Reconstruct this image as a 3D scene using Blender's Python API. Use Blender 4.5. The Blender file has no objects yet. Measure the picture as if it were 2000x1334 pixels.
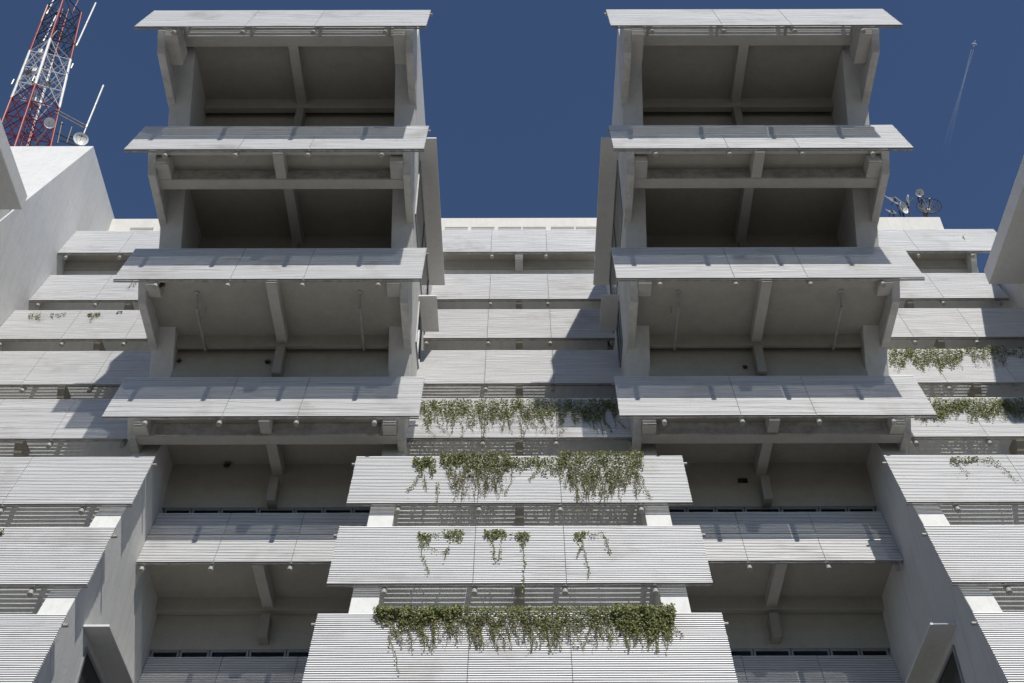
import bpy, math, random
from math import radians as R, sin, cos, tan, atan, pi, sqrt
from mathutils import Vector, Matrix, noise
random.seed(7)
S = 3.3            # metres per storey; the layout below is written in storeys, camera eye = origin
EYE = 1.6
C = bpy.context.scene.collection
def W(p): return Vector((p[0]*S, p[1]*S, p[2]*S+EYE))

# ------------------------------------------------------------------ materials
def newmat(name):
    m = bpy.data.materials.new(name); m.use_nodes = True
    nt = m.node_tree; b = nt.nodes['Principled BSDF']
    return m, nt, b
def N(nt, t, **k):
    n = nt.nodes.new(t)
    for a, v in k.items(): setattr(n, a, v)
    return n
def ramp(nt, stops):
    r = nt.nodes.new('ShaderNodeValToRGB'); e = r.color_ramp.elements
    while len(e) < len(stops): e.new(0.5)
    for i, (p, c) in enumerate(stops):
        e[i].position = p; e[i].color = (*c, 1) if len(c) == 3 else c
    return r
def texnoise(nt, scale, detail=5, rough=.6, mapscale=(1,1,1), coord='Object'):
    tc = N(nt, 'ShaderNodeNewGeometry'); mp = N(nt, 'ShaderNodeMapping')
    mp.inputs['Scale'].default_value = mapscale
    nt.links.new(tc.outputs['Position'], mp.inputs['Vector'])
    n = N(nt, 'ShaderNodeTexNoise'); n.inputs['Scale'].default_value = scale
    n.inputs['Detail'].default_value = detail; n.inputs['Roughness'].default_value = rough
    nt.links.new(mp.outputs['Vector'], n.inputs['Vector']); return n
def mul(nt, a, b, fac=1.0, typ='MULTIPLY'):
    m = N(nt, 'ShaderNodeMixRGB', blend_type=typ); m.inputs['Fac'].default_value = fac
    nt.links.new(a, m.inputs['Color1']); nt.links.new(b, m.inputs['Color2']); return m.outputs['Color']
def concrete(name, base, dirt=.25, streak=.3, rough=.85, bump=.25, mould=0.0):
    m, nt, b = newmat(name)
    big = texnoise(nt, .9, 6, .62); r1 = ramp(nt, [(.3, tuple(c*(1-dirt*.55) for c in base)), (.62, base)])
    nt.links.new(big.outputs['Fac'], r1.inputs['Fac'])
    st = texnoise(nt, 1.0, 7, .68, (5.5, 5.5, .45)); r2 = ramp(nt, [(.30, (1-streak, 1-streak*1.02, 1-streak*1.08)), (.52, (1,1,1))])
    nt.links.new(st.outputs['Fac'], r2.inputs['Fac'])
    fine = texnoise(nt, 14, 6, .7); r3 = ramp(nt, [(.30, (.92,.918,.91)), (.55, (1,1,1))])
    nt.links.new(fine.outputs['Fac'], r3.inputs['Fac'])
    c = mul(nt, r1.outputs['Color'], r2.outputs['Color'], .8); c = mul(nt, c, r3.outputs['Color'], .8)
    if mould:
        mo = texnoise(nt, 2.6, 9, .75, (1,1,1.6)); r4 = ramp(nt, [(.40, (1-mould,)*3), (.56, (1,1,1))])
        nt.links.new(mo.outputs['Fac'], r4.inputs['Fac']); c = mul(nt, c, r4.outputs['Color'], 1)
    nt.links.new(c, b.inputs['Base Color']); b.inputs['Roughness'].default_value = rough
    bn = texnoise(nt, 9, 8, .7); bp = N(nt, 'ShaderNodeBump'); bp.inputs['Strength'].default_value = bump
    bp.inputs['Distance'].default_value = .03
    nt.links.new(bn.outputs['Fac'], bp.inputs['Height']); nt.links.new(bp.outputs['Normal'], b.inputs['Normal'])
    return m
def simple(name, col, rough=.5, metal=0, var=.12, scale=6):
    m, nt, b = newmat(name)
    n = texnoise(nt, scale, 5, .6); r = ramp(nt, [(.3, tuple(c*(1-var*2) for c in col)), (.65, col)])
    nt.links.new(n.outputs['Fac'], r.inputs['Fac']); nt.links.new(r.outputs['Color'], b.inputs['Base Color'])
    b.inputs['Roughness'].default_value = rough; b.inputs['Metallic'].default_value = metal
    return m
M = {}
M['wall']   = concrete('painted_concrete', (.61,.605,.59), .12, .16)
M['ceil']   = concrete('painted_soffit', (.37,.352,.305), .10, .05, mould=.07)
M['stain']  = concrete('stained_beam', (.40,.38,.34), .25, .15, mould=.32)
M['block']  = concrete('patchy_plaster', (.61,.61,.605), .12, .12, bump=.2, mould=.05)
M['parapet']= concrete('cream_plaster', (.64,.62,.585), .08, .10, mould=.05)
M['beam']   = concrete('painted_beam', (.47,.455,.42), .12, .08, mould=.06)
M['bracket']= concrete('weathered_bracket', (.30,.28,.24), .25, .2)
M['fin']    = concrete('rough_concrete_edge', (.58,.57,.545), .12, .12, bump=.5, mould=.18)
M['hood']   = concrete('hood_plaster', (.67,.665,.655), .1, .1)
M['dark']   = simple('dark_interior', (.02,.02,.02), .9)
M['red']    = simple('red_tower_paint', (.23,.02,.025), .45, 0, .2)
M['white']  = simple('white_paint', (.72,.72,.72), .4)
M['steel']  = simple('galvanised_steel', (.33,.33,.32), .45, .4, .25)
M['black']  = simple('dark_steel', (.035,.03,.03), .5)
M['frame']  = simple('aluminium_frame', (.28,.29,.30), .4, .3)
M['nest']   = simple('dry_grass', (.07,.045,.03), .95, 0, .3, 30)
M['tube']   = simple('white_tube_paint', (.34,.33,.31), .45, 0, .12)
m, nt, b = newmat('window_glass'); b.inputs['Base Color'].default_value = (.006,.008,.01,1)
b.inputs['Roughness'].default_value = .12; b.inputs['Specular IOR Level'].default_value = .25; M['glass'] = m
M['slat_grime'] = simple('shaded_slat_underside', (.27,.24,.225), .7, 0, .15, 3)  # brown underside: the shade between slats is put into the colour
# painted aluminium slats: brownish weathering patches and lengthwise soiling
m, nt, b = newmat('slat_paint')
a1 = texnoise(nt, .55, 5, .6); r1 = ramp(nt, [(.27, (.58,.565,.55)), (.45, (.76,.762,.772))])
nt.links.new(a1.outputs['Fac'], r1.inputs['Fac'])
a2 = texnoise(nt, 1.0, 6, .7, (.35, 9, 9)); r2 = ramp(nt, [(.28, (.87,.862,.85)), (.52, (1,1,1))])
nt.links.new(a2.outputs['Fac'], r2.inputs['Fac'])
a3 = texnoise(nt, 5, 8, .8); r3 = ramp(nt, [(.27, (.62,.59,.55)), (.40, (1,1,1))])
nt.links.new(a3.outputs['Fac'], r3.inputs['Fac'])
c = mul(nt, r1.outputs['Color'], r2.outputs['Color'], 1); c = mul(nt, c, r3.outputs['Color'], .8)
gi = N(nt, 'ShaderNodeNewGeometry'); r4 = ramp(nt, [(0, (.93,.93,.932)), (1, (1,1,1))])
nt.links.new(gi.outputs['Random Per Island'], r4.inputs['Fac']); c = mul(nt, c, r4.outputs['Color'], 1)
nt.links.new(c, b.inputs['Base Color']); b.inputs['Roughness'].default_value = .48; M['slat'] = m
# leaves
def leafmat(name, cols):
    m, nt, b = newmat(name)
    g = N(nt, 'ShaderNodeNewGeometry'); r = ramp(nt, cols)
    nt.links.new(g.outputs['Random Per Island'], r.inputs['Fac'])
    nt.links.new(r.outputs['Color'], b.inputs['Base Color']); b.inputs['Roughness'].default_value = .5
    tr = N(nt, 'ShaderNodeBsdfTranslucent'); nt.links.new(r.outputs['Color'], tr.inputs['Color'])
    mx = N(nt, 'ShaderNodeMixShader'); mx.inputs['Fac'].default_value = .25
    nt.links.new(b.outputs['BSDF'], mx.inputs[1]); nt.links.new(tr.outputs['BSDF'], mx.inputs[2])
    nt.links.new(mx.outputs['Shader'], nt.nodes['Material Output'].inputs['Surface']); return m
M['leaf'] = leafmat('vine_leaves', [(0,(.075,.09,.025)), (.45,(.17,.20,.055)), (.8,(.26,.285,.095)), (.93,(.31,.29,.12)), (1,(.24,.16,.09))])
M['dryleaf'] = leafmat('dry_vine_leaves', [(0,(.10,.10,.045)), (.5,(.15,.165,.06)), (.85,(.20,.17,.09)), (1,(.20,.12,.07))])
M['stem'] = simple('vine_stem', (.13,.10,.065), .8)
m, nt, b = newmat('paving')
n = texnoise(nt, .35, 6, .6); r = ramp(nt, [(.3,(.055,.052,.046)), (.7,(.10,.095,.085))])
nt.links.new(n.outputs['Fac'], r.inputs['Fac']); nt.links.new(r.outputs['Color'], b.inputs['Base Color'])
b.inputs['Roughness'].default_value = .9; M['ground'] = m

# ------------------------------------------------------------------ mesh helpers
class MB:
    def __init__(s): s.v = []; s.f = []; s.m = {}; s.mat2 = None
    def prism(s, x0, x1, poly):               # YZ outline extruded along X
        n = len(poly); b = len(s.v); a, c = min(x0,x1), max(x0,x1)
        ar = sum(poly[i][0]*poly[(i+1)%n][1]-poly[(i+1)%n][0]*poly[i][1] for i in range(n))
        if ar < 0: poly = poly[::-1]
        for x in (a, c):
            for y, z in poly: s.v.append((x, y, z))
        s.f.append([b+i for i in range(n)][::-1]); s.f.append([b+n+i for i in range(n)])
        for i in range(n):
            j = (i+1) % n; s.f.append([b+i, b+j, b+n+j, b+n+i])
        return s
    def box(s, x0, x1, y0, y1, z0, z1): return s.prism(x0, x1, [(y0,z0),(y1,z0),(y1,z1),(y0,z1)])
    def tube(s, p, q, r, seg=12, r2=None):
        p, q = Vector(p), Vector(q); d = (q-p).normalized(); r2 = r if r2 is None else r2
        a = d.cross(Vector((0,0,1)) if abs(d.z) < .9 else Vector((1,0,0))).normalized(); c = d.cross(a)
        b = len(s.v)
        for o, rr in ((p, r), (q, r2)):
            for i in range(seg):
                t = 2*pi*i/seg; s.v.append(tuple(o+(a*cos(t)+c*sin(t))*rr))
        for i in range(seg):
            j = (i+1) % seg; s.f.append([b+i, b+j, b+seg+j, b+seg+i])
        s.f.append([b+i for i in range(seg)][::-1]); s.f.append([b+seg+i for i in range(seg)])
        return s
    def path(s, pts, r, seg=5):
        for a, c in zip(pts, pts[1:]): s.tube(a, c, r, seg)
        return s
    def build(s, name, mat, parent=None, smooth=False, bevel=0):
        me = bpy.data.meshes.new(name)
        o0 = Vector((0,0,0))
        if parent is not None: o0 = Vector(parent.get('_o', (0,0,0)))
        me.from_pydata([tuple(W(p)-o0) for p in s.v], [], s.f); me.materials.append(M[mat] if isinstance(mat, str) else mat)
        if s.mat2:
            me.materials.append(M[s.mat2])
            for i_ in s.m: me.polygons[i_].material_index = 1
        me.validate(); me.update()
        if smooth:
            for p in me.polygons: p.use_smooth = True
            me.set_sharp_from_angle(angle=R(45))
        o = bpy.data.objects.new(name, me); C.objects.link(o)
        if parent is not None: o.parent = parent; o['_o'] = tuple(o0)
        if bevel:
            md = o.modifiers.new('Bevel', 'BEVEL'); md.width = bevel; md.segments = 2; md.limit_method = 'ANGLE'; md.angle_limit = R(35)
        return o
def tag(o, label=None, cat=None, group=None, kind=None):
    for k, v in (('label',label),('category',cat),('group',group),('kind',kind)):
        if v: o[k] = v
    return o
def thing(name, p, label, cat, group=None):
    o = bpy.data.objects.new(name, None); C.objects.link(o); w = W(p); o.location = w; o['_o'] = tuple(w)
    o.empty_display_size = .3
    return tag(o, label, cat, group)

# ------------------------------------------------------------------ camera geometry (used to measure from the photo)
F, PX, PY, TH = 2475.0, 1014.0, 667.0, R(45)
def elev(py): return TH + atan((PY-py)/F)
def ray(px, py):                              # unit-depth ray
    x, y = (px-PX)/F, (PY-py)/F
    return Vector((x, cos(TH)-y*sin(TH), sin(TH)+y*cos(TH)))
def at_Y(px, py, Y):
    r = ray(px, py); return r*(Y/r.y)

# ------------------------------------------------------------------ the building
BLD = thing('apartment_building', (0, 8, -EYE/S), 'white concrete building with balcony towers leaning outward and white slatted sunshades', 'building')
T0 = (5.90, 9.815)                            # front bottom edge of topmost tower sunshade (Y,Z)
def tower(k): return (T0[0]+.585*k, T0[1]-1.003*k)
def bay(j):                                   # j = 1..10 from the top
    return (9.46, 10.90) if j == 1 else (9.27-.408*(j-2), 9.91-1.0*(j-2))
LU = Vector((0, .225, .65)); LL = LU.length; LD = LU.normalized(); LN = Vector((0, -LD.z, LD.y))
NS = 33; PITCH = LL/NS
def louvre(xa, xb, yb, zb, seams, tubes, label=None, rail_out=.03):
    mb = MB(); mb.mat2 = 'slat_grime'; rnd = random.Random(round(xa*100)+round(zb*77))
    xs = [xa] + sorted(seams) + [xb]; g = .0022
    for a, c in zip(xs, xs[1:]):
        a2 = a + (g if a != xa else 0); c2 = c - (g if c != xb else 0)
        for i in range(NS):
            u0 = (i+.2)*PITCH; ch = .57*PITCH; sg = .21*PITCH
            prof = [(-.5,-2.2),(-.5,.1),(-.36,.8),(0,1),(.36,.8),(.5,.1),(.5,-2.2)]
            nseg = 4; b = len(mb.v)
            ea = 0 if a != xa else rnd.uniform(-.0015,.0015); ec = 0 if c != xb else rnd.uniform(-.0015,.0015)
            for s_ in range(nseg+1):
                x = a2+ea + (c2+ec-a2-ea)*s_/nseg; du = rnd.gauss(0,.016)*PITCH; dv = rnd.gauss(0,.022)*PITCH
                rot = rnd.gauss(0,.022)
                for pu, pv in prof:
                    u = u0 + ch*.5 + pu*ch + du; v = pv*sg + dv + pu*ch*rot
                    q = LD*u + LN*v; mb.v.append((x, yb+q.y, zb+q.z))
            n = len(prof)
            for s_ in range(nseg):
                for q in range(n):
                    r = (q+1) % n; o = b+s_*n
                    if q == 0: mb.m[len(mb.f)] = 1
                    mb.f.append([o+q, o+n+q, o+n+r, o+r])
            mb.f.append([b+q for q in range(n)]); mb.f.append([b+nseg*n+q for q in range(n)][::-1])
    # bottom angle
    def P(x, u, v): q = LD*u+LN*v; return (x, yb+q.y, zb+q.z)
    o = mb.build('sunshade', 'slat', BLD, smooth=True)
    if label: o['label'] = label
    tm = MB(); 
    for (u, v) in ((-.004, -.012),): 
        a_ = [P(0,u,v)[1:], P(0,u+.005,v)[1:], P(0,u+.005,v-.014)[1:], P(0,u,v-.014)[1:]]
        tm.prism(xa, xb, a_)
    tm.build('edge_rail', 'steel', o)
    for tx in tubes:
        if xa-.01 < tx < xb+.01:
            t = MB(); t.tube(P(tx,-.048,-.048), P(tx,LL-.03,-.048), .0205, 20)
            t.box(tx-.012, tx+.012, P(tx,.33,-.055)[1], P(tx,.33,-.055)[1]+.12, P(tx,.33,-.055)[2]-.012, P(tx,.33,-.055)[2]+.012)
            t.build('support_tube', 'tube', o, smooth=True)
    for uu in (LL*.87,):
        MB().tube(P(xa-rail_out, uu, -.022), P(xb+rail_out, uu, -.022), .0125, 12).build('cross_rail', 'tube', o, smooth=True)
    return o

TW = [3.02, 2.42, 1.80, 1.17]                 # tube positions on the towers (|X|)
def xr(s, a, b): return (min(s*a,s*b), max(s*a,s*b))
for s in (-1, 1):
    for k in range(8):
        y, z = tower(k)
        if k < 4: a, b = xr(s, .81, 3.37)
        else:     a, b = xr(s, 1.145, 3.005)
        louvre(a, b, y, z, [s*2.40, s*1.79], [s*t for t in (TW if k < 4 else [2.96,2.42,1.80,1.20])], rail_out=.02 if k<4 else 0)
    # structural cross walls, front edge leaning back below and outward above
    LC = lambda Z: 7.702+.408*(Z-5.846)
    LT = lambda Z: 6.69-.5833*(Z-9.775)
    prof = [(LC(-.49),-.49), (LC(7.142),7.142), (LT(10.15),10.15), (6.42,10.3), (6.42,10.70), (10.5,10.70), (10.5,-.49)]
    for (x0, x1) in ((.95,1.14), (3.01,3.21)):
        MB().prism(*xr(s,x0,x1), prof).build('cross_wall', 'wall', BLD, bevel=.02)
    for k in range(4):                        # balcony cheek plates
        y, z = tower(k)
        pf = [(y+.79,z-.04),(y+.27,z-.01),(y+.13,z+.15),(y+.13+.16,z+.55),(y+.62,z+.55),(LT(z+.3)+.1,z+.3),(y+.86,z-.04)]
        for (x0, x1) in ((3.152,3.222), (.94,1.008)):
            MB().prism(*xr(s,x0,x1), pf).build('cheek_plate', 'fin', BLD, bevel=.025)
        cb = [(.14,.45,.09), (.19,.36,.047), (.14,.28,.080), (.14,.25,.012)][k]
        for (x0, x1) in ((1.007,1.12), (3.04,3.153)):      # corner blocks under the slab
            MB().box(*xr(s,x0,x1), y+cb[0], y+cb[1], z+cb[2], z+.30).build('corner_block', 'beam', BLD, bevel=.015)
    A, B_ = 1.006, 3.154
    def part(name, mat, x0, x1, *yz, bevel=.015, lab=None):
        o = MB().box(*xr(s,x0,x1), *yz).build(name, mat, BLD, bevel=bevel)
        if lab: o['label'] = lab
        return o
    # storey 0 (top)
    part('front_beam','beam', A,B_, 6.235,6.345,10.20,10.62)
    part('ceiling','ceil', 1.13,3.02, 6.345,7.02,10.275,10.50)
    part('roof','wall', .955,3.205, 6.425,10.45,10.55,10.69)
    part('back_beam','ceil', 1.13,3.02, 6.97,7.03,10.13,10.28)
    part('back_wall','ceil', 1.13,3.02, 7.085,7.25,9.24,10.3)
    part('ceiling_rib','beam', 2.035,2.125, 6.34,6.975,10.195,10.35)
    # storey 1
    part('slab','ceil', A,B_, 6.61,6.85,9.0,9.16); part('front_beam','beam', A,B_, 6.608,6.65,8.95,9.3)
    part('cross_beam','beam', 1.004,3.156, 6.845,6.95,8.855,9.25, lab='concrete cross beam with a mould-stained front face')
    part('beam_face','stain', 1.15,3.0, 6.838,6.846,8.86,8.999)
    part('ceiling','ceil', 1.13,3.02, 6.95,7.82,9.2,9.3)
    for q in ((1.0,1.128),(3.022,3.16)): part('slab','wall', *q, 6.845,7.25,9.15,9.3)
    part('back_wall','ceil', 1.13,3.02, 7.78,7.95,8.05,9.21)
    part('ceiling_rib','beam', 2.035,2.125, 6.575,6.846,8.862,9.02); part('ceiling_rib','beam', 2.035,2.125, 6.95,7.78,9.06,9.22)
    # storey 2
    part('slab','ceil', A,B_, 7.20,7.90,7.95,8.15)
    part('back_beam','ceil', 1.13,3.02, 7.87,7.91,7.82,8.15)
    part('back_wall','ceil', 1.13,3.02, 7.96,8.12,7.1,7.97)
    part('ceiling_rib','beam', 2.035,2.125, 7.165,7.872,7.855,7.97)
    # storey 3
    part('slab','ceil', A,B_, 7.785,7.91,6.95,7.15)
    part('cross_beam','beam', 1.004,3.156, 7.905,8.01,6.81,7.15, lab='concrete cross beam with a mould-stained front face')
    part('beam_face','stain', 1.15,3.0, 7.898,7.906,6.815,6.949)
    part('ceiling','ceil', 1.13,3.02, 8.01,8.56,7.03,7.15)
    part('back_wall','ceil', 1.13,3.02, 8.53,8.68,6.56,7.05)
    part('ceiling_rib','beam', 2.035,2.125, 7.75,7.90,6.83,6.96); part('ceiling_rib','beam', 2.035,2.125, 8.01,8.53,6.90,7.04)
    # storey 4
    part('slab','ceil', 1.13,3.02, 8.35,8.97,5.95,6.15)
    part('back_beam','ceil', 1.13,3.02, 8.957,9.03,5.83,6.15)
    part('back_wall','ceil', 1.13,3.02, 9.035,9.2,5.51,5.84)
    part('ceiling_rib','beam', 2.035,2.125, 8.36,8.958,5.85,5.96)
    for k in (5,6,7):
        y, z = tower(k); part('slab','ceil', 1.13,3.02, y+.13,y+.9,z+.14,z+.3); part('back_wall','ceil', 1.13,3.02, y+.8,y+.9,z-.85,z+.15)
    # brackets standing off the back walls
    for (wy, zt, zb) in ((7.09,10.13,9.80),(7.79,8.98,8.62),(7.965,7.80,7.47),(8.54,6.80,6.55),(9.045,5.77,5.55)):
        part('wall_bracket','bracket', 2.042,2.118, wy-.13,wy,zb,zt, bevel=.01)
    # window rows
    for (wy, zt, zb) in ((8.53,6.56,6.25),(9.035,5.51,5.22)):
        n = 7; wds = [1,1,1,1.25,1.3,1,.95] ; tot = sum(wds); x = 1.16; span = 1.83
        part('window_sill','wall', 1.13,3.02, wy, wy+.15, zb-.12, zb, bevel=.01)
        for wd in wds:
            x1 = x+span*wd/tot; a_, b_ = xr(s, x+.004, x1-.004); f = .02
            mb = MB(); mb.box(a_,b_,wy+.01,wy+.04,zt-f,zt); mb.box(a_,b_,wy+.01,wy+.04,zb,zb+f)
            mb.box(a_,a_+f*.8,wy+.01,wy+.04,zb+f,zt-f); mb.box(b_-f*.8,b_,wy+.01,wy+.04,zb+f,zt-f)
            w_ = mb.build('window', 'frame', BLD)
            MB().box(a_+f*.8,b_-f*.8,wy+.022,wy+.028,zb+f,zt-f).build('pane', 'glass', w_)
            x = x1
    # drain pipes under the third storey ceiling
    for px_ in (1.36, 2.75):
        p = MB(); p.tube((s*px_,7.36,7.955),(s*px_,7.44,7.855),.010,10); p.tube((s*px_,7.44,7.855),(s*px_,7.90,7.80),.0125,10)
        p.tube((s*px_,7.352,7.952),(s*px_,7.352,7.94),.025,12)
        if (s == -1) == (px_ > 2): p.tube((s*(px_-.05),7.53,7.955),(s*(px_-.05),7.53,7.87),.004,6); p.tube((s*(px_-.05),7.53,7.87),(s*px_,7.56,7.842),.004,6)
        p.build('drain_pipe', 'tube', BLD, smooth=True)
    # hoods on the side walls facing the middle, with the window below each
    def hood(x_wall, x_out, y0, y1, z, up=0, lab=None):
        mb = MB().box(min(x_wall,x_out), max(x_wall,x_out), y0, y1, z, z+.018)
        if up:
            d = .02 if x_out > x_wall else -.02
            mb.box(min(x_out,x_out-d), max(x_out,x_out-d), y0+.001, y1-.001, z+.018, z+up)
            mb.box(min(x_wall,x_out-d), max(x_wall,x_out-d), y1-.02, y1-.002, z+.018, z+up)
        o = mb.build('window_hood', 'hood', BLD, bevel=.006)
        if lab: o['label'] = lab
    def sidewin(xw, y0, y1, z0, z1):
        d = -s*.004
        fr = MB(); f = .025; xx = sorted((xw, xw+d*3))
        for (a_,b_,c_,d_) in ((y0,y1,z1-f,z1),(y0,y1,z0,z0+f),(y0,y0+f,z0+f,z1-f),(y1-f,y1,z0+f,z1-f),((y0+y1)/2-f/2,(y0+y1)/2+f/2,z0+f,z1-f)):
            fr.box(xx[0],xx[1],a_,b_,c_,d_)
        w_ = fr.build('side_window', 'frame', BLD)
        xg = sorted((xw, xw+d)); MB().box(xg[0],xg[1],y0+f,y1-f,z0+f,z1-f).build('pane','glass',w_)
    hood(s*.955, s*.78, 7.12, 9.0, 9.84); sidewin(s*.95, 7.35, 8.9, 9.0, 9.80)
    hood(s*.955, s*.78, 8.17, 8.64, 8.78); sidewin(s*.95, 8.2, 8.6, 8.2, 8.74)
    hood(s*3.015, s*2.83, 7.56, 9.1, 4.79); sidewin(s*3.01, 7.70, 8.95, 3.9, 4.72)

# ---- bays between and beside the towers
def bayset(xc, hw_in, x0w, x1w, cols):
    for j in range(1, 11):
        y, z = bay(j)
        if xc == 0: a, b = (-.965,.965) if j <= 5 else (-1.308,1.308)
        else:
            inner, outer = (3.225, 5.245) if j <= 5 else (2.93, 5.245)
            if xc > 0 and j == 1: outer = 5.62
            a, b = sorted((math.copysign(inner,xc), math.copysign(outer,xc)))
        louvre(a, b, y, z, [xc-.318, xc+.318], [xc-.92, xc-.307, xc+.307, xc+.92], rail_out=.03 if j > 5 else 0)
        zc = z+.14
        zs = .145 if j == 1 else (.29 if j < 4 else .42); ys = .10 if j == 1 else (.14 if j < 4 else .2)
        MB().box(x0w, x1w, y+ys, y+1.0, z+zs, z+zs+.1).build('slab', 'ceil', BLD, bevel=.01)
        MB().prism(x0w, x1w, [(y+.27,z+zs+.01),(y+.42,z+zs+.01),(y+.56,z-.62),(y+.46,z-.62)]).build('spandrel_wall', 'wall', BLD)
        if j > 1: MB().prism(xc-.034, xc+.034, [(y+.115,z+.12),(y+.115,z+.07),(y+.27,z-.20),(y+.295,z-.20),(y+.295,z+.12)]).build('corbel', 'bracket', BLD, bevel=.006)
        if j > 1 and j < 10:
            MB().box(x0w+.05, x1w-.05, y+.28, y+.36, z+.52-1+1, z+.60).build('planter', 'wall', BLD)
bayset(0, .95, -.955, .955, None)
bayset(-4.23, .95, -5.26, -3.205, None)
bayset(4.23, .95, 3.205, 5.30, None)
# rib and beam in the top opening of each bay
for xc in (-4.23, 0, 4.23):
    y, z = bay(1)
    MB().box(xc-.045, xc+.045, y+.10, y+.30, z+.0, z+.145).build('ceiling_rib', 'wall', BLD, bevel=.01)
    MB().box(xc-1.02 if xc else -.955, xc+1.02 if xc else .955, y+.262, y+.3, z+.03, z+.145).build('back_beam', 'ceil', BLD, bevel=.01)
# roof parapet with grilles
MB().box(-5.3, 5.44, 10.45, 10.62, 11.2, 12.71).build('parapet', 'parapet', BLD, bevel=.02)
MB().box(-5.3, 5.42, 10.60, 13.5, 12.30, 12.45).build('roof', 'wall', BLD)
for c in (-4.83, -4.45, -4.05, -3.66, -.80,-.46, -.115,.20, .56,.88):
    mb = MB(); w = .145
    for q in range(4): mb.box(c-w, c+w, 10.435, 10.452, 12.42+q*.03, 12.434+q*.03)
    g = mb.build('vent_grille', 'parapet', BLD); MB().box(c-w, c+w, 10.444, 10.4505, 12.42, 12.53).build('recess', 'dark', g)
# left lift block and right-hand next wall
blk = [(6.0,4.6),(8.15,9.82),(9.35,12.78),(14,12.78),(14,4.6)]
MB().prism(-9.5, -5.25, blk).build('lift_block', 'block', BLD, bevel=.02)['label'] = 'taller plain block with patchy white plaster rising above the roof'
nb = [(LC(-.49),-.49), (LC(7.142),7.142), (LT(10.15),10.15), (6.42,10.3), (6.42,10.66), (8.4,10.66), (10.5,10.66), (10.5,-.49)]
MB().prism(-5.47, -5.262, [(LC(-.49),-.49), (LC(7.142),7.142), (LT(10.15),10.15),(6.42,10.3),(6.42,10.55),(8.3,10.55),(8.3,-.49)]).build('cross_wall', 'wall', BLD)
MB().prism(5.29, 5.5, nb).build('cross_wall', 'wall', BLD, bevel=.02)
s = -1; hood(-5.26, -4.94, 5.6, 7.97, 9.84, .21)
s = 1;  hood(5.295, 4.94, 5.6, 9.0, 9.84, .21)
s = 1; sidewin(5.29, 8.55, 9.3, 8.0, 8.9)
MB().prism(5.17, 5.235, [(9.56,10.94),(9.56,11.3),(10.2,11.3),(10.2,10.72),(9.72,10.72)]).build('cheek_plate','fin',BLD)

# ------------------------------------------------------------------ small things
def nest(px, py, Y, r, label):
    p = at_Y(px, py, Y); rnd = random.Random(px); mb = MB()
    for i in range(150):
        d = Vector([rnd.gauss(0,1) for _ in range(3)]).normalized(); q = p + Vector((d.x*r*1.2, d.y*r, d.z*r*.7))*rnd.uniform(.3,1)
        e = Vector([rnd.gauss(0,1) for _ in range(3)]).normalized()*r*.7
        mb.tube(q-e*.5, q+e*.5, r*.045, 4)
    tag(mb.build('bird_nest', 'nest'), label, 'nest', 'bird nests in the balcony corners')
nest(781, 58, 6.16, .036, 'brown twig nest at the right end under the topmost left sunshade')
nest(313, 553, 7.22, .04, 'brown twig nest in the upper left corner of the left third balcony')
p = at_Y(1450,940,8.525)
vg = MB().box(p.x-.04,p.x+.04,8.515,8.532,p.z-.02,p.z+.02).build('wall_vent','dark',BLD)
def weed(px, py, Y, r, label):
    p = at_Y(px, py, Y); rnd = random.Random(px*3); mb = MB()
    for i in range(60):
        d = Vector((rnd.gauss(0,1), -abs(rnd.gauss(0,.5)), rnd.gauss(0,1)-.3)).normalized(); q = p+d*r*rnd.uniform(.1,1)
        a = Vector([rnd.gauss(0,1) for _ in range(3)]).normalized(); b_ = d.cross(a).normalized(); n_ = len(mb.v); w = r*.3
        for k in (q-a*w, q+b_*w*.6, q+a*w, q-b_*w*.6): mb.v.append(tuple(k))
        mb.f.append([n_,n_+1,n_+2,n_+3])
    for i in range(5):
        d = Vector((rnd.gauss(0,1), -.3, rnd.gauss(0,1))).normalized(); mb.tube(p, p+d*r, r*.04, 4)
    tag(mb.build('withered_plant', 'nest'), label, 'plant', 'withered plants on the balcony walls')
weed(523,706,7.95,.030,'withered dark plant on the back wall of the left third balcony, beside its bracket')
weed(541,718,7.95,.028,'withered dark plant touching the bracket on the left third balcony wall')
weed(350,703,7.95,.026,'withered dark plant in the left corner of the left third balcony wall')
weed(443,907,8.50,.036,'withered dark clump on the back wall of the left fourth balcony')
weed(1455,718,7.95,.024,'small withered plant on the back wall of the right third balcony')
ac = thing('air_conditioner', at_Y(1195,672,9.1), 'small grey air conditioner unit at the right end under a middle sunshade', 'air conditioner')
p = at_Y(1195,672,9.08)
MB().box(p.x-.045, p.x+.045, p.y, p.y+.07, p.z-.05, p.z+.05).build('casing', 'frame', ac, bevel=.01)
MB().tube((p.x,p.y-.004,p.z),(p.x,p.y+.002,p.z),.038,20).build('fan_guard', 'black', ac)

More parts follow.
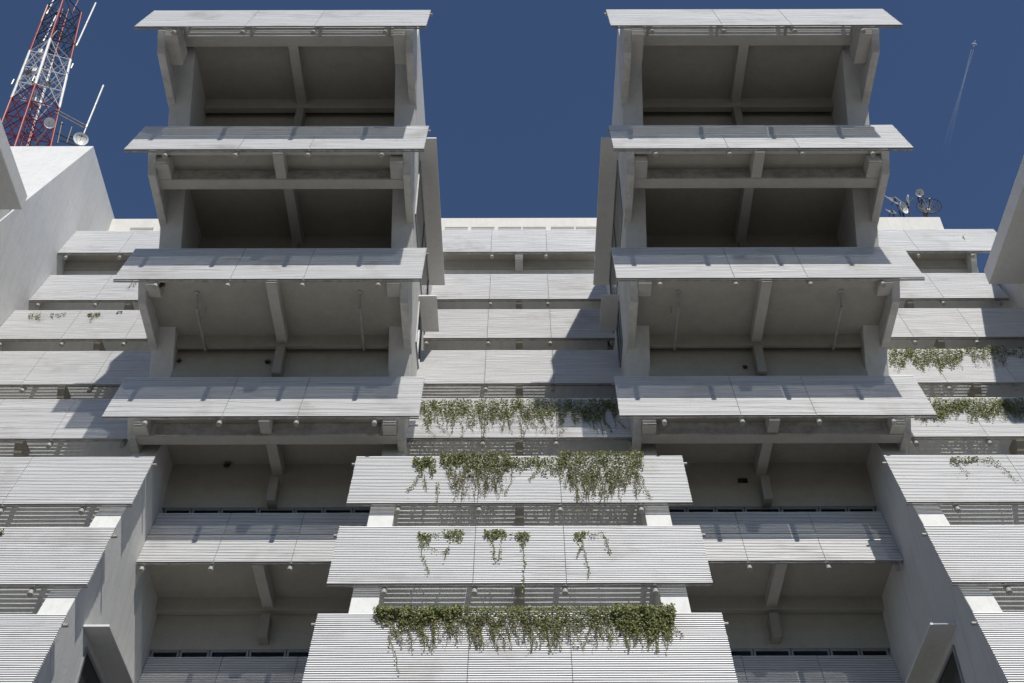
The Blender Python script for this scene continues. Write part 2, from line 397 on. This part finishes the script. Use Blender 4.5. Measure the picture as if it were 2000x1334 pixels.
# ------------------------------------------------------------------ vines over the sunshades
def onpanel(px, py, j, off=.02):
    y, z = bay(j); r = ray(px, py); P0 = Vector((0, y, z)) + LN*off
    return r*(P0.dot(LN)/r.dot(LN))
class Vine:
    def __init__(s, j, seed): s.j = j; s.rnd = random.Random(seed); s.L = MB(); s.S = MB(); s.D = MB(); s.ST = []
    def leaf(s, p, size, mb=None):
        rnd = s.rnd; mb = mb or s.L
        n = Vector((rnd.gauss(0,.55), -1+rnd.gauss(0,.4), .45+rnd.gauss(0,.55))).normalized()
        a = n.cross(Vector((rnd.gauss(0,1), rnd.gauss(0,1), rnd.gauss(0,1)))).normalized(); b = n.cross(a)
        L_ = size; w = size*rnd.uniform(.55,.85); q = len(mb.v); f = n*size*.18
        pts = [p, p+a*L_*.45+b*w*.5+f, p+a*L_, p+a*L_*.45-b*w*.5+f]
        for t in pts: mb.v.append(tuple(t))
        mb.f.append([q,q+1,q+2]); mb.f.append([q,q+2,q+3])
    def mat(s, x0, x1, y0, y1, n, size=.017, bias=1.5, seed=0, thick=.05, dry=.06):
        rnd = s.rnd
        for i in range(n):
            x = rnd.uniform(x0, x1)
            e = min(1, min(x-x0, x1-x)/((x1-x0)*.12+1))**.5
            lob = .55+.45*noise.noise((x*.045, seed*7.1, s.j)) + .35*noise.noise((x*.17, seed, 3.3))
            top = y0 + 5*noise.noise((x*.06, seed+9, 1.1))
            t = rnd.random()**bias; yy = top + (y1-top)*t*max(.25, lob*1.25)*(.55+.45*e)
            th = thick*(1-t*.75)
            s.leaf(onpanel(x, yy, s.j, .012+rnd.random()*th), size*rnd.uniform(.7,1.4), s.D if rnd.random() < dry else None)
    def strand(s, pts, n, w=3, size=.016, dry=.15, stem=True):
        rnd = s.rnd; poly = [Vector((a,b)) for a,b in pts]
        seg = [(q-p).length for p,q in zip(poly,poly[1:])]; T = sum(seg)
        def P(t):
            d = t*T
            for (p,q,l) in zip(poly,poly[1:],seg):
                if d <= l: return p+(q-p)*(d/max(l,1e-6))
                d -= l
            return poly[-1]
        if stem:
            m = max(3, int(T/6)); ph = rnd.uniform(0,6)
            pp = [onpanel(P(i/m).x+1.2*sin(i*1.3+ph), P(i/m).y, s.j, .016) for i in range(m+1)]
            s.ST.append(pp)
        for i in range(n):
            t = rnd.random(); c = P(t); ww = w*(1-.6*t)
            s.leaf(onpanel(c.x+rnd.gauss(0,ww*.5), c.y+rnd.gauss(0,1.2), s.j, .012+rnd.random()*.025), size*rnd.uniform(.6,1.1), s.D if rnd.random() < dry else None)
    def hang(s, x0, x1, y0, y1, n, per=22, w=4, slant=.2, dry=.2):
        rnd = s.rnd
        for i in range(n):
            x = rnd.uniform(x0,x1); yb = y0+(y1-y0)*rnd.uniform(.45,1); sl = rnd.gauss(slant,.25)
            k = max(3,int(per*(yb-y0)/40))
            s.strand([(x,y0),(x+sl*(yb-y0)*.5+rnd.gauss(0,2),(y0+yb)/2),(x+sl*(yb-y0)+rnd.gauss(0,2),yb)], k, w, dry=dry)
    def tangle(s, x0, x1, y0, y1, n):
        rnd = s.rnd
        for i in range(n):
            x = rnd.uniform(x0,x1); y = rnd.uniform(y0,y1); pp = []
            for q in range(5):
                pp.append(onpanel(x, y, s.j, rnd.uniform(.012,.05))); x += rnd.gauss(0,6); y += rnd.gauss(3,5)
            s.S.path(pp, .0015, 3)
    def done(s, label, group='vines hanging over the sunshades'):
        c = Vector(s.L.v[0]); t = thing('hanging_vine', tuple(c), label, 'vine', group)
        s.L.build('foliage', 'leaf', t)
        if s.D.v: s.D.build('dry_leaves', 'dryleaf', t)
        for pp in s.ST: MB().path(pp, .0016, 4).build('stem', 'stem', t)
        if s.S.v: s.S.build('twigs', 'stem', t)['kind'] = 'stuff'
v = Vine(5, 1); v.mat(820,1206,780,832,4900,seed=1,bias=.95); v.hang(825,1195,800,848,46,26,5,.25); v.tangle(940,1110,788,825,40)
for q in ([(822,810),(835,835),(850,852)],[(845,812),(862,835),(878,848)],[(1016,812),(1019,850),(1021,872)],[(895,812),(905,840),(897,868)],[(1092,815),(1100,840),(1092,850)],[(948,815),(944,845),(948,862)]): v.strand(q,44,7)
v.done('dense green creeper edging the top of the central sunshade just above the topmost wide one')
v = Vine(6, 2)
v.mat(808,850,893,940,620,seed=2,bias=1); v.mat(860,995,884,948,2300,seed=3,bias=1.1,dry=.3); v.mat(985,1100,894,930,800,seed=4,dry=.2); v.mat(1092,1255,882,962,2700,seed=5,bias=1.15,dry=.22)
v.hang(870,980,915,978,26,26,5,.05,.45); v.hang(1100,1250,920,982,34,28,5,.12,.3); v.tangle(880,980,900,955,60); v.tangle(1100,1240,900,960,60)
for q in ([(820,925),(808,945),(795,958)],[(828,925),(832,955)],[(1235,915),(1255,950),(1273,974)],[(1003,905),(998,940),(985,966)],[(1060,900),(1040,930),(1035,936)],[(855,940),(853,975),(850,995)],[(1128,950),(1124,985),(1126,1003)]): v.strand(q,60,6)
v.done('green and straw-coloured vine in two big clumps on the topmost wide central sunshade')
v = Vine(7, 3)
v.mat(815,840,1040,1062,130,seed=6,thick=.02); v.mat(868,903,1036,1062,170,seed=7,thick=.02); v.strand([(835,1045),(870,1042)],30,3)
v.strand([(820,1055),(824,1085),(832,1105),(838,1118)],50,3); v.strand([(828,1060),(848,1075),(875,1078)],28,3); v.strand([(876,1065),(870,1080),(868,1093)],24,3); v.strand([(822,1050),(828,1066)],40,4)
v.mat(945,985,1036,1066,260,seed=8,thick=.025); v.strand([(980,1044),(1010,1042),(1030,1046)],50,5); v.mat(1010,1032,1040,1070,150,seed=9,thick=.02)
v.strand([(962,1060),(964,1085),(968,1096),(975,1088),(976,1064)],75,5); v.strand([(1019,1062),(1024,1100),(1021,1140),(1019,1168)],75,4)
v.strand([(1122,1045),(1140,1040),(1160,1044),(1178,1040)],50,4); v.mat(1122,1142,1040,1064,90,seed=10,thick=.02); v.strand([(1178,1042),(1185,1062),(1192,1080)],50,4); v.strand([(1136,1060),(1128,1085)],26,3)
v.strand([(1138,1060),(1145,1095),(1150,1115),(1147,1131)],40,3); v.done('thin vine in three small tufts with trailing ends on the middle wide central sunshade')
v = Vine(8, 4)
v.mat(730,1316,1186,1242,4300,seed=11,bias=1.35,thick=.06,dry=.10); v.mat(735,900,1184,1222,1500,seed=12,bias=.9,thick=.08,dry=.02); v.mat(1195,1315,1182,1262,2600,seed=13,bias=.9,thick=.09,dry=.05)
v.hang(760,1310,1205,1272,100,30,5,.22,.25); v.tangle(770,1200,1200,1245,120)
v.strand([(757,1240),(765,1262),(772,1280),(775,1300),(778,1312)],24,2); v.strand([(1310,1215),(1322,1232),(1335,1245)],14,2)
v.done('thickest dark green creeper along the top of the lowest wide central sunshade')
v = Vine(4, 5); v.mat(1737,1880,682,724,2100,seed=14,bias=1.0); v.mat(1884,1928,682,712,330,seed=15); v.mat(1928,1965,678,718,330,seed=16); v.mat(1962,2060,684,704,420,seed=17)
v.hang(1745,1875,700,722,22,20,5,.5); v.hang(1890,1965,700,722,9,18,4,.6); v.done('green creeper on the right side bay, the higher of its two leafy sunshades')
v = Vine(5, 6); v.mat(1745,2080,780,826,5200,seed=18,bias=.85); v.hang(1800,2000,800,828,40,20,5,.3); v.mat(1785,1850,806,822,260,seed=19); v.done('green creeper on the right side bay, the lower of its two leafy sunshades')
v = Vine(6, 7); v.mat(1857,1880,896,914,90,seed=20,thick=.02,dry=.4); v.mat(1882,1908,896,912,80,seed=21,thick=.02,dry=.4); v.strand([(1905,898),(1940,905),(1965,920),(1985,942)],70,4,dry=.5); v.strand([(1915,900),(1935,897),(1955,910)],30,3,dry=.5); v.strand([(1870,910),(1892,928)],12,2)
v.done('sparse yellowish vine on the right side bay, on its first wide sunshade')
v = Vine(3, 8); v.mat(55,80,609,622,60,seed=22,thick=.02); v.mat(98,128,610,622,50,seed=23,thick=.015,dry=.5); v.mat(172,196,610,622,110,seed=24,thick=.02); v.strand([(185,614),(174,624)],20,3); v.strand([(70,614),(80,624)],14,3); v.mat(228,240,607,612,24,seed=25,thick=.01)
v.done('scattered small weed tufts on the left side bay, third sunshade from its top')
v = Vine(2, 9); v.strand([(262,546),(252,560),(246,562)],26,2); v.strand([(268,546),(260,558)],16,2); v.done('tiny green sprig beside the left tower on the side bay, second sunshade from its top')
v = Vine(7, 10); v.mat(-20,6,1034,1046,90,seed=26,thick=.03); v.done('small green tuft at the left edge of the photo on a lower wide sunshade')

# ------------------------------------------------------------------ radio mast on the left block
def zat(py, Y): return Y*tan(elev(py))
MY = 11.5
mz0 = 12.72; ztop = zat(16, MY)
mast = thing('radio_mast', (-7.4, MY, mz0), 'tall red and white lattice radio mast on the roof at upper left', 'radio mast')
def mc(z):                                    # centre and half-diagonal square
    t = (z-15.8)/(19.65-15.8); s_ = .56*(1-.28*t); cx = -7.55-.35*t; return cx, s_
def leg(i, z):
    cx, s_ = mc(z); a = R(-30) + R(45) + i*pi/2
    return Vector((cx + cos(a)*s_*.7071, MY + sin(a)*s_*.7071, z))
levels = [mz0]; 
while levels[-1] < ztop-.2: levels.append(levels[-1] + .46)
levels[-1] = ztop
zw0, zw1 = zat(200,MY)+.05, zat(106,MY)
lw0 = min(levels, key=lambda q: abs(q-zw0)); lw1 = min(levels, key=lambda q: abs(q-zw1))
secs = [('lower_section','red',mz0,lw0),('middle_section','white',lw0,lw1),('upper_section','red',lw1,ztop)]
for nm, mt, a, b in secs:
    br = MB(); LG = []; lv = [q for q in levels if a-1e-6 <= q <= b+1e-6]
    for z0, z1 in zip(lv, lv[1:]):
        for i in range(4):
            j = (i+1)%4
            br.tube(leg(i,z0), leg(j,z1), .0085, 5); br.tube(leg(j,z0), leg(i,z1), .0085, 5); br.tube(leg(i,z1), leg(j,z1), .009, 5)
            mid = (leg(i,z0)+leg(j,z0)+leg(i,z1)+leg(j,z1))/4
            if mt != 'red' and i%2: br.tube((leg(i,z0)+leg(i,z1))/2, (leg(j,z0)+leg(j,z1))/2, .007, 5)
    o = br.build(nm, 'black' if nm == 'upper_section' else mt, mast)
    for i in range(4): MB().path([leg(i,q) for q in lv], .022, 8).build('leg', mt, o, smooth=True)
    lad = MB()                                # ladder and cable run inside
    for dx in (-.05,.05):
        c0, c1 = mc(a)[0], mc(b)[0]; lad.tube((c0+dx+.02,MY,a),(c1+dx+.02,MY,b),.010,6)
    q = a
    while q < b: lad.tube((mc(q)[0]-.03,MY,q),(mc(q)[0]+.07,MY,q),.005,4); q += .09
    lad.build('ladder', mt, o)
def whip(p0, p1, Y, name='whip_antenna'):
    a, b = at_Y(*p0, Y), at_Y(*p1, Y); b = Vector((a.x, a.y, b.z))
    o = MB().tube(a, b, .014, 8).build(name, 'white', mast, smooth=True)
    m_ = a.lerp(b,.5); MB().tube(m_-Vector((0,0,.02)), m_+Vector((0,0,.02)), .017, 8).tube(a-Vector((0,0,.07)), a, .02, 8).build('mount', 'steel', o)
    return a
a = whip((152,84),(184,4), 11.25); MB().path([a-Vector((0,0,.05)), leg(3,lw1)+Vector((.05,0,.25)), leg(3,lw1)], .011, 6).build('antenna_arm','black',mast)
a = whip((171,243),(206,165), 11.1)
mb = MB(); l1 = leg(0, lw0)
for dz in (0, .07): mb.tube(a-Vector((0,0,.02+dz)), at_Y(110,212,11.2)-Vector((0,0,dz)), .010, 6)
mb.tube(a, a-Vector((0,0,.40)), .012, 6); mb.build('antenna_arm','steel',mast)
whip((94,22),(110,-22), 11.6); whip((88,75),(125,-12), 12.0)
MB().tube(at_Y(142,24,11.5), at_Y(142,24,11.5)+Vector((0,0,.9)), .010, 6, .004).build('spike','red',mast)
def dish_mesh(c, n, r, depth, seg=28, rings=5, hole=0):
    n = Vector(n).normalized(); a = n.cross(Vector((0,0,1))).normalized(); b = n.cross(a); mb = MB(); c = Vector(c)
    for side in (0, 1):
        off = -n*(.012*side*r/.1); base = len(mb.v)
        for k in range(rings+1):
            rr = r*max(k,0.02)/rings
            for i in range(seg):
                t = 2*pi*i/seg; mb.v.append(tuple(c+off+(a*cos(t)+b*sin(t))*rr - n*depth*(1-(rr/r)**2)))
        for k in range(rings):
            for i in range(seg):
                j = (i+1)%seg; q = [base+k*seg+i, base+k*seg+j, base+(k+1)*seg+j, base+(k+1)*seg+i]
                mb.f.append(q if side == 0 else q[::-1])
    nb_ = (rings+1)*seg
    for i in range(seg):
        j = (i+1)%seg; mb.f.append([rings*seg+i, rings*seg+j, nb_+rings*seg+j, nb_+rings*seg+i])
    return mb, n, a, b
def feed(c, n, a, b, r, depth):
    mb = MB(); c = Vector(c); f = c + n*r*.75
    for t in (pi/2, pi/2+2.1, pi/2-2.1): mb.tube(c+(a*cos(t)+b*sin(t))*r*.8-n*depth*.3, f, r*.03, 5)
    mb.tube(f-n*r*.05, f+n*r*.16, r*.12, 10); return mb
c = at_Y(98,238,11.0); mb, n, a, b = dish_mesh(c, (.35,-.8,-.75), .082, .03)
o = mb.build('dish','white',mast,smooth=True); feed(c,n,a,b,.082,.03).build('feed_arm','steel',o)
MB().path([c-n*.04, c-n*.12, Vector((mc(c.z)[0]+.3, MY-.2, c.z-.1))], .012, 6).build('antenna_arm','steel',mast)
# sundry panels and drums inside the white part
rq = random.Random(5)
for q in range(9):
    z = zw0-.15+q*.17; cx = mc(z)[0]; sx = rq.uniform(.02,.045)
    p = Vector((cx-.06+rq.uniform(-.05,.05), MY-.1+rq.uniform(-.05,.1), z))
    MB().box(p.x-sx,p.x+sx,p.y-.03,p.y+.03,p.z-.05,p.z+.05).build('equipment_box','white' if q%3 else 'steel',mast,bevel=.02)
for (i, z, dx) in ((2, lw0+.45, -.08), (3, lw0+.15, -.06), (0, lw1-.2, .05)):   # small panel aerials clamped to the legs
    q = leg(i, z); m_ = MB().tube(q+Vector((dx,0,-.07)), q+Vector((dx,0,.07)), .016, 8); m_.build('panel_aerial','steel',mast)
for (i, z) in ((2, lw0+.55), (3, lw0+.25)):
    q = leg(i,z)*.6+leg((i+1)%4,z)*.4; mb_, n_, a_, b_ = dish_mesh(q, (-.2,-.8,-.5), .07, .02); mb_.build('dish','steel',mast,smooth=True)
# dish on the roof edge and a pipe rack beside it
c = at_Y(159,269,9.75); t = thing('satellite_dish', (c.x,c.y+.1,12.72), 'white satellite dish at the roof corner below the radio mast', 'satellite dish')
mb, n, a, b = dish_mesh(c, (.45,-.9,-.35), .095, .03); o = mb.build('reflector','white',t,smooth=True); feed(c,n,a,b,.095,.03).build('feed_arm','black',t)
MB().path([c-n*.04, Vector((c.x,c.y+.12,c.z)), Vector((c.x,c.y+.12,12.72))], .013, 8).build('mount_pole','steel',t)
t = thing('pipe_rack', at_Y(125,275,9.9), 'dark steel pipe rack on the roof between the radio mast and the dish', 'pipe rack')
mb = MB()
for (p,q) in (((113,278),(121,240)),((131,278),(141,246)),((112,258),(150,276)),((118,272),(152,284)),((138,264),(150,268))): mb.tube(at_Y(*p,9.95), at_Y(*q,9.95), .0105, 6)
p = at_Y(121,241,9.95); mb.tube(p, p+Vector((.0,0,.03)), .02, 8); mb.build('pipes','black',t)
# ------------------------------------------------------------------ dishes on the roof at right
RY = 10.9
def pole(c, t, mat='steel'): MB().tube((c.x,c.y+.06,c.z-.02),(c.x,c.y+.06,12.44),.012,8).build('mount_pole',mat,t)
# big mesh dish
c = at_Y(1815,404,RY); r = .165; n0 = Vector((.28,-.62,.12)) ; t = thing('mesh_dish', (c.x,c.y,12.44), 'large dark open mesh dish with radiating ribs on the right rooftop', 'satellite dish')
n = Vector((.05,-.60,-.80)).normalized(); n = Vector((-.15,-.96,.02)).normalized(); a = n.cross(Vector((0,0,1))).normalized(); b = n.cross(a)
rim = MB(); 
def DP(rr, th): return c+(a*cos(th)+b*sin(th))*rr - n*.06*(1-(rr/r)**2)
for k, rr in enumerate((r, r*.96, r*.78, r*.6, r*.42, r*.24, r*.12)):
    seg = 32; pts = [DP(rr, 2*pi*i/seg) for i in range(seg+1)]; rim.path(pts, .0045 if k == 0 else .0016, 4)
rim.build('rim','black',t)
rb = MB()
for i in range(18): th = 2*pi*i/18; rb.path([DP(r*q, th) for q in (.05,.4,.7,1)], .0028, 4)
rb.build('ribs','tube',t); rb = MB()
for i in range(72): th = 2*pi*i/72; rb.path([DP(r*q, th) for q in (.3,.65,1)], .0009, 3)
rb.build('mesh_wires','steel',t)
f = MB(); f.tube(c-n*.06, c+n*.10, .006, 8); f.tube(c+n*.08, c+n*.13, .012, 8); f.build('feed_arm','black',t)
MB().tube(c-n*.075, c-n*.055, .02, 12).build('hub','parapet',t); MB().path([c-n*.07, Vector((c.x-.03,c.y+.12,c.z-.05)), Vector((c.x-.03,c.y+.12,12.44))],.018,8).path([Vector((c.x-.2,c.y+.02,12.62)),Vector((c.x+.05,c.y+.02,12.62))],.012,6).build('mount_pole','black',t)
def rdish(px_, py_, r, nn, label, name='satellite_dish', mat='white', Y=RY, cone=False):
    c = at_Y(px_, py_, Y); t = thing(name, (c.x,c.y,12.44), label, 'satellite dish', 'dishes on the right rooftop')
    mb, n, a, b = dish_mesh(c, nn, r, r*.45); mb.build('reflector', mat, t, smooth=True)
    if cone: MB().tube(c-n*r*.4, c-n*r*.9, r*.35, 16, r*.15).build('housing','steel',t,smooth=True)
    feed(c,n,a,b,r,r*.3).build('feed_arm','steel',t)
    MB().path([c-n*r*.45, Vector((c.x,c.y+.1,c.z)), Vector((c.x,c.y+.1,12.44))], .011, 8).build('mount_pole','black',t)
rdish(1797,378,.056,(-.1,-.8,-.6),'small round white dish on a pole above the dark mesh dish')
rdish(1804,388,.040,(.8,-.6,-.3),'small grey dish seen from the side just under the small round one','satellite_dish','steel')
rdish(1767,407,.088,(.62,-.70,-.25),'white bowl dish turned sideways with a drum on its back',cone=True)
rdish(1776,391,.066,(.93,-.3,-.1),'narrow cream dish seen edge on above the white bowl dish','satellite_dish','parapet')
def gridant(px_, py_, w_, h_, label):
    c = at_Y(px_, py_, RY); t = thing('grid_antenna', (c.x,c.y,12.44), label, 'antenna', 'grid antennas on the right rooftop')
    ax = Vector((.93,.3,.15)).normalized(); ay = Vector((-.33,.2,.92)).normalized(); nn = ax.cross(ay)
    mb = MB(); G = lambda u,v: c+ax*u*w_+ay*v*h_ - nn*(.12*w_*(1-u*u*4)) 
    for i in range(15): v_ = -.5+i/14; mb.path([G(-.5+q/6, v_) for q in range(7)], .0016, 4)
    mb.build('wires','white',t); fr = MB()
    for v_ in (-.5,.5): fr.path([G(-.5+q/6, v_) for q in range(7)], .0035, 4)
    for u in (-.5,.5): fr.path([G(u,-.5),G(u,.5)], .0035, 4)
    fr.tube(G(0,-.5),G(0,.5),.004,5); fr.build('frame','white',t)
    MB().tube(c, c-nn*.09, .006, 6).build('feed_arm','black',t)
    MB().path([c+nn*.02, Vector((c.x+.04,c.y+.05,c.z-.10)), Vector((c.x+.04,c.y+.05,12.44))], .010, 8).build('mount_pole','black',t)
gridant(1747,391,.18,.22,'curved white grid antenna at the left end of the rooftop dishes')
gridant(1741,414,.11,.10,'small low grid antenna at the roof edge under the larger grid antenna')

# ------------------------------------------------------------------ aircraft and its trails
def far(px, py, D): r = ray(px,py).normalized(); return r*D      # D in metres
D = 9000
P = far(1904.5, 86, D); T = far(1895, 124, D); hd = (P-T).normalized(); up = Vector((0,0,1)); 
rt = hd.cross(P.normalized()).normalized(); dn = hd.cross(rt)
plane = bpy.data.objects.new('airliner', None); C.objects.link(plane); plane.location = P; tag(plane, 'tiny white jet airliner high in the sky at upper right', 'airplane')
def pmesh(name, vs, fs, par):
    me = bpy.data.meshes.new(name); me.from_pydata([tuple(v) for v in vs], [], fs); me.materials.append(M['skin']); o = bpy.data.objects.new(name, me); C.objects.link(o); o.parent = par; return o
m, nt, b = newmat('pale_aircraft_skin'); tl = N(nt,'ShaderNodeBsdfTranslucent'); mx = N(nt,'ShaderNodeMixShader'); mx.inputs[0].default_value = .5
b.inputs['Base Color'].default_value = (.85,.85,.85,1); tl.inputs['Color'].default_value = (.9,.9,.92,1); mx.inputs[0].default_value = .8  # translucency stands in for airlight, brightening the unlit underside
nt.links.new(b.outputs[0], mx.inputs[1]); nt.links.new(tl.outputs[0], mx.inputs[2]); nt.links.new(mx.outputs[0], nt.nodes['Material Output'].inputs['Surface']); M['skin'] = m
def fus():
    vs, fs = [], []; prof = [(20,.2),(17,1.5),(12,2),(-8,2),(-15,1.2),(-20,.3)]; n = 10
    for l, r_ in prof:
        for i in range(n): t = 2*pi*i/n; vs.append(hd*l + (rt*cos(t)+dn*sin(t))*r_)
    for k in range(len(prof)-1):
        for i in range(n): j=(i+1)%n; fs.append([k*n+i,k*n+j,(k+1)*n+j,(k+1)*n+i])
    return vs, fs
pmesh('fuselage', *fus(), plane)
def wing(r0, r1, tip, span, sd, th=.5):
    a = [hd*r0, hd*r1, hd*(tip-2)+rt*span*sd, hd*tip+rt*span*sd]; vs = [p+dn*th*q for q in (-.5,.5) for p in a]
    return vs, [[0,1,2,3],[7,6,5,4],[0,4,5,1],[1,5,6,2],[2,6,7,3],[3,7,4,0]]
for sd in (-1,1):
    pmesh('wing', *wing(6,-3,-6,17,sd,.8), plane); pmesh('tailplane', *wing(-14,-18,-19,6.5,sd,.4), plane)
m, nt, b = newmat('trail_vapour'); b.inputs['Base Color'].default_value = (.8,.8,.8,1); b.inputs['Roughness'].default_value = 1
tr = N(nt,'ShaderNodeBsdfTransparent'); mx = N(nt,'ShaderNodeMixShader'); tc = N(nt,'ShaderNodeTexCoord'); sp = N(nt,'ShaderNodeSeparateXYZ'); rp = ramp(nt, [(0,(.17,)*3),(.4,(.09,)*3),(1,(0,0,0))])
nt.links.new(tc.outputs['UV'], sp.inputs[0]); nt.links.new(sp.outputs['X'], rp.inputs['Fac'])
nz = texnoise(nt, .06, 3, .6); ml = N(nt,'ShaderNodeMath',operation='MULTIPLY'); nt.links.new(nz.outputs['Fac'], ml.inputs[0]); nt.links.new(rp.outputs['Color'], ml.inputs[1])
nt.links.new(ml.outputs[0], mx.inputs['Fac']); tl = N(nt,'ShaderNodeBsdfTranslucent'); tl.inputs['Color'].default_value = (.9,.9,.9,1); nt.links.new(tr.outputs[0], mx.inputs[1]); nt.links.new(tl.outputs[0], mx.inputs[2])
nt.links.new(mx.outputs[0], nt.nodes['Material Output'].inputs['Surface'])
ct = bpy.data.objects.new('contrail', None); C.objects.link(ct); ct.location = P; tag(ct, 'pair of thin white vapour trails behind the tiny airliner', 'contrail')
E = far(1845, 300, D)
for sd in (-1,1):
    vs, fs, uv = [], [], []; n = 8; K = 24
    A0 = far(1900.5+sd*2.2, 98, D); A1 = E + rt*sd*16
    for k in range(K+1):
        t = k/K; c_ = A0.lerp(A1, t)-P; rr = 3.6+7*t
        for i in range(n): an = 2*pi*i/n; vs.append(c_+(rt*cos(an)+dn*sin(an))*rr); uv.append(t)
    for k in range(K):
        for i in range(n): j=(i+1)%n; fs.append([k*n+i,k*n+j,(k+1)*n+j,(k+1)*n+i])
    me = bpy.data.meshes.new('vapour_trail'); me.from_pydata([tuple(q) for q in vs], [], fs); me.materials.append(m)
    ul = me.uv_layers.new(name='UVMap')
    for lp in me.loops: ul.data[lp.index].uv = (uv[lp.vertex_index], 0)
    for p_ in me.polygons: p_.use_smooth = True
    o = bpy.data.objects.new('vapour_trail', me); C.objects.link(o); o.parent = ct

# ------------------------------------------------------------------ ground
me = bpy.data.meshes.new('ground'); G = 4000
me.from_pydata([(-G,-G,0),(G,-G,0),(G,G,0),(-G,G,0)], [], [[0,1,2,3]]); me.materials.append(M['ground'])
o = bpy.data.objects.new('ground', me); C.objects.link(o); tag(o, kind='structure')

# clean helper property
for o in bpy.data.objects:
    if '_o' in o: del o['_o']

# ------------------------------------------------------------------ light, camera
wd = bpy.data.worlds.new('World'); bpy.context.scene.world = wd; wd.use_nodes = True
nt = wd.node_tree; bg = nt.nodes['Background']; sky = nt.nodes.new('ShaderNodeTexSky'); sky.sky_type = 'NISHITA'
SD = Vector((.203,-.675,.733)).normalized(); el = math.asin(SD.z); az = math.atan2(SD.x, SD.y)
sky.sun_disc = False; sky.sun_elevation = el; sky.sun_rotation = az; sky.altitude = 1800; sky.air_density = 1.15; sky.dust_density = .05; sky.ozone_density = 4.0
tint = nt.nodes.new('ShaderNodeMixRGB'); tint.blend_type = 'MULTIPLY'; tint.inputs[0].default_value = 1; tint.inputs[2].default_value = (.97,.97,1.05,1)
nt.links.new(sky.outputs[0], tint.inputs[1]); nt.links.new(tint.outputs[0], bg.inputs[0]); bg.inputs[1].default_value = .080
sl = bpy.data.lights.new('Sun', 'SUN'); sl.energy = 4.8; sl.angle = R(.53); sl.color = (1,.965,.885)
so = bpy.data.objects.new('Sun', sl); C.objects.link(so); so.rotation_euler = SD.to_track_quat('Z','Y').to_euler()
cam = bpy.data.cameras.new('Camera'); co = bpy.data.objects.new('Camera', cam); C.objects.link(co)
cam.sensor_width = 36; cam.lens = F/2000*36; cam.shift_x = -14/2000; cam.clip_end = 30000; cam.clip_start = .1
co.matrix_world = Matrix.Translation((0,0,EYE)) @ Matrix.Rotation(R(90)+TH, 4, 'X') @ Matrix.Rotation(-.0022, 4, 'Z')
sc = bpy.context.scene; sc.camera = co
sc.view_settings.view_transform = 'Standard'; sc.view_settings.look = 'None'; sc.view_settings.exposure = 0; sc.view_settings.gamma = 1
